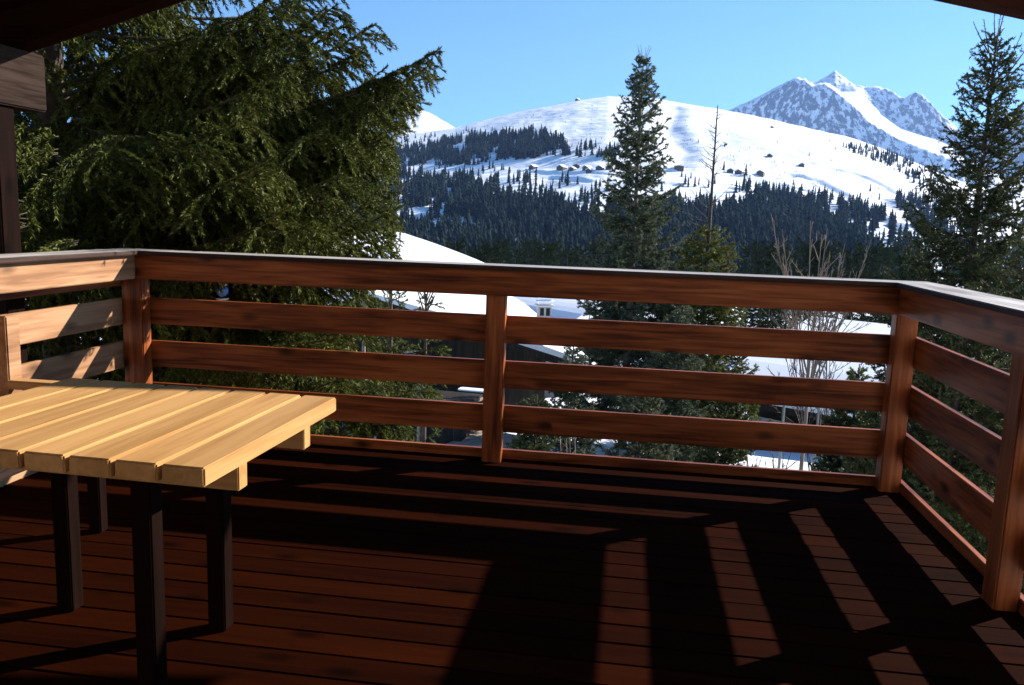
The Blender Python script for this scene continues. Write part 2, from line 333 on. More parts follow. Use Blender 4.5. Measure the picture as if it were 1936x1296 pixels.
def mountain_right(az, r):
    x = r * np.sin(az); y = r * np.cos(az)
    j = 0.0012 * fbm(az * 260, az * 0 + 2, 5, 3)
    eA = np.interp(az, *cA) + j; eG = np.maximum(np.interp(az, *cG), eA + 0.0003); eB = np.maximum(np.interp(az, *cB) + j, eG + 0.0003)
    eF = np.full_like(az, math.radians(1.0))
    e = np.where(r < 5600, eF + (eA - eF) * np.clip((r - 5160) / 440, 0, 1),
        np.where(r < 6500, eA + (eG - eA) * ((r - 5600) / 900),
        np.where(r < 6900, eG + (eB - eG) * ((r - 6500) / 170).clip(0, 1), eB)))
    z = CAM[2] + np.minimum(r, 6900) * np.tan(e) - np.clip(r - 6900, 0, None) * 0.7
    fr = np.clip(1 - np.abs(r - 5150) / 450, 0, 1) + 0.8 * np.clip(1 - np.abs(r - 6700) / 200, 0, 1)
    z = z + np.minimum(fr * 2, 1) * (26 * fbm(x / 240, y / 500, 51, 5, True) - 8) + np.minimum(fr * 2, 1) * 14 * fbm(x / 60, y / 90, 57, 3, True) + np.clip(1 - np.abs(r - 6050) / 440, 0, 1) * 22 * fbm(x / 160, y / 160, 61, 3)
    return z
tag(polar_sheet('mountain', azel(1260, 200)[0], azel(2150, 200)[0], 420, np.concatenate([np.linspace(4700, 7000, 230), np.linspace(7050, 7600, 10)]), mountain_right, M['rocksnow']), kind='structure')
cL = px_line([(200, 290), (500, 245), (600, 225), (680, 228), (735, 214), (755, 206), (775, 204), (795, 206), (812, 214), (835, 226), (858, 241), (900, 262), (1000, 300)])
def mountain_left(az, r):
    x = r * np.sin(az); y = r * np.cos(az)
    eS = np.interp(az, *cL) + 0.0009 * fbm(az * 300, az * 0 + 7, 15, 3); eF = math.radians(1.5)
    e = eF + (eS - eF) * np.clip((r - 2700) / 900, 0, 1)
    z = CAM[2] + np.minimum(r, 3600) * np.tan(e) - np.clip(r - 3600, 0, None) * 0.6
    return z + np.clip(1 - np.abs(r - 3150) / 440, 0, 1) * 30 * fbm(x / 130, y / 240, 71, 4, True)
tag(polar_sheet('mountain', azel(180, 200)[0], azel(1010, 200)[0], 260, np.concatenate([np.linspace(2700, 3650, 110), np.linspace(3680, 4200, 10)]), mountain_left, M['brightsnow']), kind='structure')

# ------------------------------------------------------------------ balcony
XL, XR, Z0, BH, PITCHB = -2.85, 1.4376, 1.05, 0.1517, 0.25
deck = bmesh.new(); y = 0.06; k = 0
while y > -5.1:
    x0 = XL - 0.02
    bx(deck, x0, XR + 0.02, y - 0.118, y, -0.028 + random.uniform(-.0012, .0012), 0.0 + random.uniform(-.0015, .0015), bev=0.003)
    y -= 0.123; k += 1
bx(deck, XL - 0.02, XR + 0.02, -5.21, 0.05, -0.12, -0.032, bev=0)
tag(bm_obj('deck_floor', deck, M['deck']), kind='structure')

rail = empty('balcony_railing', (0, 0, 0))
tag(rail, 'red-brown stained wooden balcony railing of horizontal boards under a weathered grey cap rail', 'railing')
PW = 0.105
def lev(k): return Z0 - k * PITCHB
# front
box_obj('top_board', (XL + 0.10, XR - 0.1, -0.112, -0.086, 0.9175, 1.0515), M['stain_x'], rail)
box_obj('backing_board', (XL + 0.01, XR - 0.01, 0.0, 0.028, 0.905, 1.0515), M['stain_x'], rail)
for k in range(1, 5):
    z = lev(k)
    box_obj('board', (XL + 0.002, -0.692, 0.0, 0.028, z - BH, z), M['stain_x'], rail, 0.003)
    box_obj('board', (-0.689, XR - 0.002, 0.0, 0.028, z - BH, z), M['stain_x'], rail, 0.003)
for x0 in (XL + 0.002, -0.744, XR - PW):
    box_obj('post', (x0, x0 + (PW if x0 > -1 else 0.125), -0.0855, -0.0005, -0.03, 1.0505), M['stain_z'], rail, 0.006)
two_tone(box_obj('cap', (XL - 0.07, XR + 0.07, -0.142, 0.062, 1.052, 1.076), M['cap_x'], rail, 0.004), M['cap_edge_x'])
# right side
yb = -5.21
for nm, x0, x1, z0, z1, mt in (('top_board', XR - 0.112, XR - 0.087, 0.9175, 1.0515, 'stain_y'), ('backing_board', XR, XR + 0.028, 0.905, 1.0515, 'stain_y')):
    box_obj(nm, (x0, x1, yb, -0.114 if nm == 'top_board' else 0.0275, z0, z1), M[mt], rail)
for k in range(1, 5):
    z = lev(k); box_obj('board', (XR, XR + 0.028, yb, 0.0275, z - BH, z), M['stain_y'], rail, 0.003)
for y0 in (-1.395, -2.7, -4.0): box_obj('post', (XR - 0.0865, XR - 0.0005, y0, y0 + PW, -0.03, 1.0505), M['stain_z'], rail, 0.006)
two_tone(box_obj('cap', (XR - 0.145, XR + 0.07, yb, -0.1425, 1.053, 1.077), M['cap_y'], rail, 0.004), M['cap_edge_y'])
# left side, boards and posts in a paler stain
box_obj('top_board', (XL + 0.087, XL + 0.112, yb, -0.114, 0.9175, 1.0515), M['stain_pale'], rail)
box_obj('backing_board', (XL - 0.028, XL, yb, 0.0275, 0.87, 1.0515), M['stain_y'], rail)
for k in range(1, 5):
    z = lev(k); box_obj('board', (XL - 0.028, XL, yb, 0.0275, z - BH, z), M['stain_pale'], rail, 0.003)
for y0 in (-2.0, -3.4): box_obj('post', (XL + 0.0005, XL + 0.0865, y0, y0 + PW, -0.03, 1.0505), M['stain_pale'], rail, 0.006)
two_tone(box_obj('cap', (XL - 0.07, XL + 0.150, yb, -0.1425, 1.053, 1.077), M['cap_y'], rail, 0.004), M['cap_edge_y'])

# roof over the balcony: low gable, ridge running away from the house
roof = empty('balcony_roof', (-0.7, -3.0, 2.7))
tag(roof, 'dark timber gable roof overhanging the balcony, resting on a grey purlin', 'roof')
roof.matrix_world = Matrix.Translation((0, 0, 0))
RX, RZ = -0.71, 2.70
def slope_piece(name, side, ya, yb_, t0, t1, x_out, mat):
    s = 0.29 if side < 0 else 0.217
    bm = bmesh.new(); xo = x_out; zo = RZ - abs(xo - RX) * s
    prism(bm, [(RX, RZ + t0), (xo, zo + t0), (xo, zo + t1), (RX, RZ + t1)], ya, yb_, 'y')
    return bm_obj(name, bm, mat, roof)
for sd, xo, y_r, y_c in ((-1, -3.9, -0.69, -0.45), (1, 2.6, 0.14, -2.9)):
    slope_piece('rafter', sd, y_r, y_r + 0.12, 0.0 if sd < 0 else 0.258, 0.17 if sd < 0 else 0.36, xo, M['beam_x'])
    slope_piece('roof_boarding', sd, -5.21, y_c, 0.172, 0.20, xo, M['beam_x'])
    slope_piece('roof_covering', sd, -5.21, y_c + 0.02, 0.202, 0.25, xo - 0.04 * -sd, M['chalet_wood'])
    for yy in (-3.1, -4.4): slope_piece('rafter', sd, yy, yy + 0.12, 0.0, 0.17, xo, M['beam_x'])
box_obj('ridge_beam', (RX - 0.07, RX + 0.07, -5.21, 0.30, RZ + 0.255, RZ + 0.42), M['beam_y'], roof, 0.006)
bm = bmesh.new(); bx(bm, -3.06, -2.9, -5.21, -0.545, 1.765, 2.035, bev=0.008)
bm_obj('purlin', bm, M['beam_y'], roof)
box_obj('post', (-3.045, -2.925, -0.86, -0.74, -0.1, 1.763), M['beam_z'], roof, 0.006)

# the house behind the camera: unseen wall blocks sky, made pale to bounce sunlight back
hw = bmesh.new(); bx(hw, -9.0, 7.0, -5.5, -5.22, -5.5, 5.2, 0); tag(bm_obj('house_bounce_wall', hw, M['wall_pale']), kind='structure')

# ------------------------------------------------------------------ table, bench, seat
tb = empty('garden_table', (-1.385, -2.265, 0.0), math.radians(-2.0))
tag(tb, 'honey coloured slatted pine table standing in the sun by the railing', 'table')
bm = bmesh.new(); TW, gap = 0.945, 0.011; sw = (TW - 7 * gap) / 8
for i in range(8):
    x0 = -TW / 2 + i * (sw + gap)
    bx(bm, x0, x0 + sw, -0.405, 0.37, 0.694, 0.740, bev=0.004)
bm_obj('tabletop', bm, M['table'], tb)
for yy in (0.165, -0.22): box_obj('crossbar', (-0.44, 0.455, yy, yy + 0.045, 0.622, 0.6895), M['table_x'], tb, 0.003)
for xx in (-0.42, 0.12):
    for yy in (0.135, -0.225):
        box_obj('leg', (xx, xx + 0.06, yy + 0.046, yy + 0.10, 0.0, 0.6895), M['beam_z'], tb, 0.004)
ch = empty('garden_bench', (-2.45, -1.9, 0.0))
tag(ch, 'pale wooden bench with slatted back against the sunlit left railing', 'bench')
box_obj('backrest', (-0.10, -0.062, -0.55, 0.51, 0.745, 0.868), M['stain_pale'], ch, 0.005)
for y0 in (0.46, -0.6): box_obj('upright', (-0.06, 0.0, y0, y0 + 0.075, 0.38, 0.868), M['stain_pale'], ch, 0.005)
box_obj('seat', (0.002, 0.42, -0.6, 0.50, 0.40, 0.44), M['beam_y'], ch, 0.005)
for y0 in (0.44, -0.6): box_obj('armrest', (0.002, 0.40, y0, y0 + 0.06, 0.575, 0.612), M['table_x'], ch, 0.006)
for y0 in (0.445, -0.595): box_obj('leg', (0.33, 0.385, y0, y0 + 0.05, 0.0, 0.574), M['beam_z'], ch, 0.005)
# ------------------------------------------------------------------ trees
class Cv:
    """A set of quadratic/cubic curves: p + d*L*s - g*L*s^2 z + u*L*s^3 z."""
    def __init__(s, p, d, L, g, u):
        s.p = np.asarray(p, float); s.d = np.asarray(d, float); s.L = np.asarray(L, float); s.g = np.asarray(g, float); s.u = np.asarray(u, float)
    def pos(s, t, i=slice(None)):
        P = s.p[i] + s.d[i] * (s.L[i] * t)[:, None]; P[:, 2] += s.L[i] * (-s.g[i] * t ** 2 + s.u[i] * t ** 3); return P
    def tan(s, t, i=slice(None)):
        T = s.d[i] * s.L[i][:, None]; T = T.copy(); T[:, 2] += s.L[i] * (-2 * s.g[i] * t + 3 * s.u[i] * t ** 2)
        return T / (np.linalg.norm(T, axis=1, keepdims=True) + 1e-9)
    def sub(s, m): return Cv(s.p[m], s.d[m], s.L[m], s.g[m], s.u[m])
    def n(s): return len(s.L)
def cat(*c): return Cv(*[np.concatenate([getattr(k, a) for k in c]) for a in ('p', 'd', 'L', 'g', 'u')])
def nrm(v): return v / (np.linalg.norm(v, axis=1, keepdims=True) + 1e-9)
def tubes(c, r0, r1, segs=5, sides=4):
    """(V, F) of tapered tubes round the curves."""
    N = c.n(); r0 = np.broadcast_to(r0, N); r1 = np.broadcast_to(r1, N)
    ts = np.linspace(0, 1, segs + 1); V = np.zeros((N, segs + 1, sides, 3))
    for j, t in enumerate(ts):
        P = c.pos(np.full(N, t)); T = c.tan(np.full(N, t))
        ref = np.where(np.abs(T[:, 2:3]) > 0.9, np.array([[1.0, 0, 0]]), np.array([[0, 0, 1.0]]))
        A = nrm(np.cross(T, ref)); B = np.cross(T, A); r = (r0 + (r1 - r0) * t)[:, None]
        for k in range(sides):
            a = 2 * math.pi * k / sides; V[:, j, k] = P + r * (math.cos(a) * A + math.sin(a) * B)
    base = (np.arange(N) * (segs + 1) * sides)[:, None, None]
    j = np.arange(segs)[None, :, None] * sides; k = np.arange(sides)[None, None, :]; k2 = (k + 1) % sides
    F = np.stack([base + j + k, base + j + k2, base + j + sides + k2, base + j + sides + k], -1).reshape(-1, 4)
    return V.reshape(-1, 3), F
def children(c, spacing, s0, s1, ang, length, droop, up, jit=0.25, zb=0.0, both=True):
    """Side shoots on both sides of each curve; length(parent L, s) -> L."""
    cnt = np.maximum((c.L * (s1 - s0) / spacing).astype(int), 1)
    idx = np.repeat(np.arange(c.n()), cnt); N = len(idx)
    st = np.concatenate([(np.arange(k) + rng.random(k) * 0.8) / k for k in cnt]); s = s0 + (s1 - s0) * st
    T = c.tan(s, idx); up_v = np.array([[0, 0, 1.0]])
    side = nrm(np.cross(T, up_v) + 1e-6); sg = np.where(rng.random(N) < 0.5, 1.0, -1.0)[:, None]
    nv = np.cross(side, T)
    a = (ang + rng.normal(0, jit * 0.6, N))[:, None]
    roll = rng.normal(0, jit, N)[:, None]
    D = T * np.cos(a) + np.sin(a) * (sg * side * np.cos(roll) + nv * np.sin(roll)); D[:, 2] += zb; D = nrm(D)
    L = length(c.L[idx], s) * rng.uniform(0.6, 1.15, N)
    return Cv(c.pos(s, idx), D, L, np.full(N, droop) * rng.uniform(0.4, 1.5, N), np.full(N, up) * rng.uniform(0.3, 1.4, N))
def needles(c, per_m, nl, nw, s0=0.0, ang=0.85, kmin=4):
    cnt = np.maximum((c.L * per_m).astype(int), kmin); idx = np.repeat(np.arange(c.n()), cnt); N = len(idx)
    s = s0 + (1 - s0) * rng.random(N); P = c.pos(s, idx); T = c.tan(s, idx)
    R = rng.normal(size=(N, 3)); R[:, 2] += 0.35; R = nrm(R - T * np.sum(R * T, 1, keepdims=True))
    a = (ang + rng.normal(0, 0.15, N))[:, None]; D = T * np.cos(a) + R * np.sin(a)
    Wv = nrm(np.cross(D, rng.normal(size=(N, 3))))
    l = nl * rng.uniform(0.7, 1.2, N)[:, None]; w = nw * 0.5
    V = np.stack([P - Wv * w, P + Wv * w, P + D * l], 1)
    return V
def tri_mesh(name, V):
    V = V.reshape(-1, 3); return np_mesh(name, V, np.arange(len(V)).reshape(-1, 3))
def merge_vf(lst):
    Vs, Fs, o = [], [], 0
    for V, F in lst: Vs.append(V); Fs.append(F + o); o += len(V)
    return np.concatenate(Vs), np.concatenate(Fs)

def spruce_branches(H, z0, z1, whorl, per, lmax_f, tip_up=0.25, droop=0.2, low=-0.15, high=0.8, base=(0, 0, 0)):
    zs, az = [], []; z = z0; g = rng.random() * 6
    while z < z1:
        k = max(3, int(per + rng.integers(-1, 2)))
        for i in range(k): zs.append(z + rng.normal(0, whorl * 0.25)); az.append(g + 2 * math.pi * i / k + rng.normal(0, 0.25))
        g += 2.4; z += whorl * rng.uniform(0.8, 1.2)
    zs = np.array(zs); az = np.array(az); t = np.clip(zs / H, 0, 1)
    L = np.array([lmax_f(v) for v in zs]) * rng.uniform(0.78, 1.12, len(zs)); L = np.maximum(L, 0.12)
    el = low + (high - low) * t ** 2.2 + rng.normal(0, 0.08, len(zs))
    d = np.stack([np.cos(az) * np.cos(el), np.sin(az) * np.cos(el), np.sin(el)], -1)
    k = np.clip(1.2 - t, 0.15, 1)
    p = np.stack([0 * zs, 0 * zs, zs], -1) + np.array(base)
    return Cv(p, d, L, droop * k * rng.uniform(0.7, 1.3, len(zs)), (droop * 0.6 + tip_up * k) * rng.uniform(0.7, 1.3, len(zs)))
def tree(name, label, cat_, base, trunk_vf, crown_V, bark, needle, group=None):
    e = empty(name, base); tag(e, label, cat_, group)
    link('trunk', np_mesh('trunk', *trunk_vf, True), M[bark], e)
    if crown_V is not None: link('crown', tri_mesh('crown', crown_V), M[needle], e)
    return e
def one(p, q): 
    p = np.asarray(p, float); q = np.asarray(q, float); L = np.linalg.norm(q - p)
    return Cv([p], [(q - p) / L], [L], [0], [0])

# --- the big spruce whose limbs reach along the balcony
def near_spruce():
    bx0 = at(105, 420, 7.3); gx, gy = bx0[0], bx0[1]; gz = ground_at(gx, gy) - 0.1
    base = np.array([gx, gy, gz]); H = 9.2 - gz
    top = 9.2
    def lf(z):
        zz = z + gz; return min(3.0, max(0.2, (8.6 - zz) * 0.40))
    br = spruce_branches(H, 1.8, H - 1.2, 0.25, 6, lf, tip_up=0.24, droop=0.30, low=0.02, high=0.5)
    br.g = rng.uniform(0.24, 0.42, br.n()); br.u = br.g * rng.uniform(1.1, 1.45, br.n())
    # limbs that the photo singles out: their tips, at 6 m or so
    tips = [(833, 92, 6.3, 1.0), (706, 48, 6.6, 1.0), (640, 8, 6.4, .9), (790, 175, 6.4, .7), (762, 232, 6.1, .8), (738, 300, 6.3, .6), (768, 385, 6.4, .9), (745, 440, 5.9, .5), (725, 505, 6.2, .4), (560, -40, 6.1, .9),
            (842, 655, 6.2, .3), (825, 738, 6.3, .2), (770, 800, 6.0, .1), (700, 585, 5.6, .3), (640, 640, 5.2, .2), (560, 120, 5.6, .6), (520, 300, 5.0, .4), (600, 420, 5.2, .4), (650, 330, 5.5, .5), (480, 210, 5.1, .5), (620, 240, 5.7, .6), (772, 128, 6.2, .8), (742, 150, 6.5, .9), (690, 92, 6.4, .9), (655, 44, 6.5, 1.0), (612, 60, 6.3, .9), (700, 190, 6.1, .7), (735, 258, 6.0, .6), (560, 60, 5.9, .7), (500, 20, 6.0, .7)]
    P, D, L, G, U = [], [], [], [], []
    for x, y, r, sag in tips:
        T = at(x, y, r) - base; zs = T[2] - 0.25 - 0.45 * sag; S = np.array([0, 0, zs]); v = T - S; l = np.linalg.norm(v)
        P.append(S); D.append(v / l); L.append(l); G.append(0.36 * sag + .06); U.append(0.36 * sag + .06)
    lim = Cv(np.array(P), np.array(D), np.array(L), np.array(G), np.array(U))
    br = cat(br, lim)
    def edge_px(c, t):
        x, y = to_px(c.pos(np.full(c.n(), t)) + base)
        return x < 10 + np.interp(y, [-400, 0, 40, 100, 180, 260, 400, 500, 640, 740, 850, 1000], [520, 650, 720, 850, 822, 752, 765, 770, 850, 850, 800, 760])
    br = br.sub(edge_px(br, 1.0) & edge_px(br, 0.85))
    sec = children(br, 0.060, 0.10, 0.99, 0.80, lambda L, s: np.clip(L * 0.27 * (1 - s) ** 0.7 + 0.20, 0.14, 0.80), 0.42, 0.12, 0.16, -0.16)
    ter = children(sec, 0.056, 0.10, 0.97, 0.62, lambda L, s: np.clip(L * 0.46 * (1 - s) + 0.10, 0.08, 0.30), 0.42, 0.05, 0.22, -0.34)
    extra = children(Cv(lim.p, lim.d, lim.L, lim.g, lim.u), 0.13, 0.5, 0.99, 0.72, lambda L, s: np.clip(0.10 + 0.42 * (1.05 - s), 0.16, 0.42), 0.40, 0.10, 0.35, -0.20)
    sec = cat(sec, extra)
    ter = cat(ter, children(extra, 0.055, 0.10, 0.97, 0.62, lambda L, s: np.clip(L * 0.46 * (1 - s) + 0.10, 0.08, 0.24), 0.42, 0.05, 0.22, -0.34))
    tipc = cat(sec, ter)
    def keep(c):
        P = c.pos(np.full(c.n(), 1.0)) + base; Q = c.pos(np.full(c.n(), 0.4)) + base
        bad = np.zeros(c.n(), bool)
        for X in (P, Q):
            bad |= (X[:, 0] > XL - 0.16) & (X[:, 1] < 0.16)
            bad |= (X[:, 0] > -3.95) & (X[:, 0] < 2) & (X[:, 1] < -0.3) & (X[:, 2] > 1.7)
            bad |= (X[:, 1] < -1.6)
        return c.sub(~bad)
    def clear_px(c, lo, hi):
        """Limbs of this tree stop at about 4.4-6 m2 right of the trunk: trim outliers beyond the crown's edge."""
        P = c.pos(np.full(c.n(), 0.8)) + base; d = P - CAM; w = d @ FWD
        x = W_PX / 2 + F_PX * (d @ RGT) / w; y = H_PX / 2 - F_PX * (d @ UPV) / w
        edge = np.interp(y, [-400, 0, 40, 100, 180, 260, 400, 500, 640, 740, 850, 1000], [520, 650, 720, 850, 822, 752, 755, 770, 850, 850, 800, 760])
        return c.sub((w > 0.5) & (x < edge))
    ter = clear_px(keep(ter), 0, 0); sec = clear_px(keep(sec), 0, 0); br2 = keep(br)
    # far less detail where the roof, the balcony or the frame edge hides the tree
    def seen(c):
        P = c.pos(np.full(c.n(), 0.5)) + base; d = P - CAM; w = d @ FWD
        x = W_PX / 2 + F_PX * (d @ RGT) / w; y = H_PX / 2 - F_PX * (d @ UPV) / w
        return (w > 0.3) & (x > -60) & (y > -80) & (y < 930)
    ms, mt = seen(sec), seen(ter)
    V = [needles(ter.sub(mt), 380, 0.034, 0.0098, 0.0, 0.60), needles(sec.sub(ms), 400, 0.034, 0.0098, 0.06, 0.60),
         needles(ter.sub(~mt), 26, 0.06, 0.024), needles(sec.sub(~ms), 26, 0.06, 0.024, 0.2), needles(br2, 360, 0.034, 0.0098, 0.30, 0.62)]
    print('near needles', sum(len(v) for v in V))
    tr = Cv([[0, 0, 0]], [[0, 0, 1]], [H], [0], [0])
    vf = merge_vf([tubes(tr, 0.20, 0.02, 16, 9), tubes(br2, np.clip(br2.L * 0.010, .006, .03), 0.003, 9, 5), tubes(sec, 0.0035, 0.0012, 3, 3)])
    tree('spruce_tree', 'huge near spruce with sunlit olive hanging twigs filling the view over the railing', 'tree', base, vf, np.concatenate(V), 'bark', 'needle_near')
near_spruce()

# --- detailed conifers in the gardens below
def conifer(label, px, py_top, r, w_px, needle, cb=0.12, prof=0.9, whorl=0.42, per=6, tip_up=0.35, droop=0.28, dens=1.0, bark='bark', leader=0.0, name='spruce_tree', top_bare=0.0, near=False, lean=0.0, rust=False, low=-0.05):
    T = at(px, py_top, r); gz = ground_at(T[0], T[1]) - 0.15; H = T[2] - gz; base = np.array([T[0], T[1], gz])
    Lm = w_px / F_PX * r
    zc = H * (1 - top_bare)
    def lf(z):
        t = np.clip((zc - z) / (zc * (1 - cb)), 0, 1); return Lm * t ** prof + 0.04 * Lm
    br = spruce_branches(H, H * cb, zc - 0.1, whorl * 0.68, per + 2, lf, tip_up, droop, low, 0.75)
    sp = 0.075 if near else 0.095
    sec = children(br, sp / dens, 0.10, 0.98, 0.85, lambda L, s: np.clip(L * 0.36 * (1 - s) ** 0.8 + 0.13, 0.10, 0.8), 0.30, 0.12, 0.35, -0.05)
    ter = children(sec, (0.055 if near else 0.07) / dens, 0.15, 0.95, 0.8, lambda L, s: np.clip(L * 0.45 * (1 - s) + 0.06, 0.06, 0.24), 0.2, 0.05, 0.6, -0.08)
    if near: V = [needles(ter, 210, 0.038, 0.015), needles(sec, 150, 0.038, 0.015, 0.05), needles(br, 150, 0.038, 0.015, 0.2)]
    else: V = [needles(ter, 150, 0.062, 0.026), needles(sec, 150, 0.062, 0.026, 0.05), needles(br, 150, 0.062, 0.026, 0.1)]
    parts = [tubes(Cv([[0, 0, 0]], [[0, 0, 1]], [H], [0], [0]), H * 0.0125, 0.012, 12, 8), tubes(br, np.clip(br.L * 0.011, .008, .035), 0.005, 5, 4), tubes(sec, 0.006, 0.003, 2, 3)]
    if leader:                                 # long bare shoots round the tip, and a bare top
        z0 = zc - (leader if not top_bare else 0)
        n = 7 if not top_bare else 46; zs = np.sort(rng.uniform(z0, H * 0.995, n)); a = rng.uniform(0, 6.28, n)
        el = rng.uniform(0.9, 1.25, n) if not top_bare else rng.uniform(0.1, 0.7, n)
        l = (np.clip(H - zs, .15, None) * 0.8 + 0.25) if not top_bare else np.clip((H - zs) * 0.24 + 0.12, .1, 0.85) * rng.uniform(.5, 1.1, n)
        c = Cv(np.stack([0 * zs, 0 * zs, zs], -1), np.stack([np.cos(a) * np.cos(el), np.sin(a) * np.cos(el), np.sin(el)], -1), l, np.zeros(n), np.full(n, 0.15))
        parts.append(tubes(c, 0.012, 0.004, 4, 4))
        if top_bare:
            c2 = children(c, 0.11, 0.2, 0.95, 0.9, lambda L, s: 0.05 + 0.2 * L * (1 - s), 0.0, 0.1, 0.6); parts.append(tubes(c2, 0.006, 0.003, 2, 3))
        else: V.append(needles(c, 60, 0.035, 0.010, 0.3))
    return tree(name, label, 'tree', base, merge_vf(parts), np.concatenate(V), bark, needle), base, br, sec, ter
conifer('tall grey-green spruce with pointed top rising in front of the snowy hill', 1217, 106, 22, 132, 'needle_mid', cb=0.10, prof=0.66, whorl=0.44, per=6, dens=1.0, leader=0.7, bark='bark_pale', low=0.0)
e2, b2, br2, s2, t2 = conifer('young conifer with long bare leader above a yellow-green bushy crown beside the tall spruce', 1357, 200, 23, 120, 'needle_olive', cb=0.06, prof=0.42, whorl=0.36, per=6, dens=0.85, top_bare=0.34, leader=1.0, name='conifer_tree')
m = (t2.p[:, 2] > 0) & (np.abs(to_px(t2.p + b2)[0] - 1378) < 11) & (to_px(t2.p + b2)[1] > 455) & (to_px(t2.p + b2)[1] < 620) & (t2.p[:, 1] < 0)
if m.any(): link('dead_needles', tri_mesh('dead_needles', needles(t2.sub(m), 110, 0.055, 0.022)), M['needle_rust'], e2)
conifer('dark green spruce with long bare leading shoots rising beyond the right railing', 1886, 66, 12.5, 205, 'needle_dark', cb=0.06, prof=0.68, whorl=0.34, per=6, dens=1.1, leader=1.1, near=True, tip_up=0.45, low=0.1)
conifer('lower dark spruce filling the gaps under the right railing', 1960, 470, 9.5, 260, 'needle_dark', cb=0.05, prof=0.6, whorl=0.34, per=6, dens=0.9, near=True)
conifer('small spruce with its pointed tip against the snowy roof right of the huge spruce', 741, 372, 12, 78, 'needle_olive', cb=0.1, prof=0.8, whorl=0.3, per=5, dens=1.0, near=True, leader=0.35)
conifer('thin sapling tip in front of the snowy roof under the top rail', 806, 556, 10, 72, 'needle_olive', cb=0.15, prof=0.8, whorl=0.45, per=3, dens=0.8, near=True, leader=0.3)
conifer('low spruce behind the lower railing boards right of the middle post', 1085, 640, 17, 90, 'needle_mid', cb=0.05, prof=0.75, whorl=0.36, per=6, dens=0.9)
conifer('broad low spruce between the middle and right railing posts', 1290, 585, 19, 105, 'needle_mid', cb=0.05, prof=0.6, whorl=0.34, per=6, dens=1.0)
conifer('small bushy green conifer in front of the snow patch by the right railing post', 1625, 690, 19, 70, 'needle_olive', cb=0.04, prof=0.6, whorl=0.3, per=6, dens=0.9, name='conifer_tree')
for lb, px_, py_, r_, w_, nd in (
    ('dark low spruce pressing against the right railing boards', 1830, 560, 8.5, 250, 'needle_dark'),
    ('broad dark green conifer filling the gaps below the right corner post', 1745, 690, 9.5, 190, 'needle_dark'),
    ('low grey-green conifer behind the lowest boards in the middle of the right half', 1215, 735, 12.5, 130, 'needle_mid'),
    ('small dark conifer behind the lowest boards beside the thin marker post', 1590, 752, 11.5, 80, 'needle_dark'),
    ('low olive conifer half buried in snow just left of the right corner post', 1655, 770, 10.5, 70, 'needle_olive'),
    ('low dark conifer behind the lowest boards left of the pale dry shrub', 1380, 742, 12.0, 110, 'needle_dark')):
    conifer(lb, px_, py_, r_, w_, nd, cb=0.04, prof=0.5, whorl=0.28, per=6, dens=0.9, near=r_ < 10, name='conifer_tree')
conifer('dark bushy conifer half hidden behind the lowest railing board', 1015, 745, 15, 75, 'needle_dark', cb=0.05, prof=0.5, whorl=0.3, per=6, dens=0.9, name='conifer_tree')

# --- bare deciduous trees
def bare_tree(label, px, py_top, r, w_px, stems, mat='twig_grey', name='bare_tree', lvl=3, fork=0.0):
    T = at(px, py_top, r); gz = ground_at(T[0], T[1]) - 0.1; H = T[2] - gz; Wd = w_px / F_PX * r
    a = rng.uniform(0, 6.28, stems); sp = rng.uniform(0.35, 1.1, stems) * Wd
    d = np.stack([np.cos(a) * sp, np.sin(a) * sp, H * (1 - fork) * rng.uniform(0.72, 1.0, stems)], -1); L = np.linalg.norm(d, axis=1)
    c = Cv(np.stack([rng.normal(0, .15, stems), rng.normal(0, .15, stems), 0 * a + fork * H * rng.uniform(.85, 1, stems)], -1) * (np.array([.2, .2, 1.0]) if fork else 1.0), d / L[:, None], L, np.full(stems, 0.22), np.full(stems, 0.20))
    parts = [tubes(c, 0.018, 0.006, 8, 5)]; cur = c
    if fork: parts.append(tubes(Cv([[0, 0, -.2]], [[0, 0, 1]], [H * fork + .2], [0], [0]), .05, .03, 6, 7))
    for k in range(lvl):
        cur = children(cur, (0.20, 0.11, 0.07)[k], 0.25, 0.97, 0.62, lambda L, s: np.clip(L * 0.42 * (1.05 - s), .1, 2.2), -0.10, 0.02, 0.7, 0.22)
        parts.append(tubes(cur, (0.010, 0.007, 0.005)[k], (0.006, 0.004, 0.0035)[k], (5, 3, 2)[k], 3))
    e = empty(name, (T[0], T[1], gz)); tag(e, label, 'tree'); link('branches', np_mesh('branches', *merge_vf(parts), True), M[mat], e)
    return e
bare_tree('leafless grey-brown tree with fanning twigs above the right end of the handrail', 1560, 380, 16, 95, 13, fork=0.5)
bare_tree('dark leafless shrub with tangled twigs in front of the sunlit snow patch', 1585, 560, 21, 95, 6, 'bark', name='bare_shrub')
bare_tree('pale dry shrub low behind the bottom railing boards', 1470, 745, 15, 70, 5, name='bare_shrub', lvl=2)
bare_tree('brown dry shrub at the foot of the dark conifer by the middle post', 1105, 770, 14.5, 60, 5, name='bare_shrub', lvl=2)

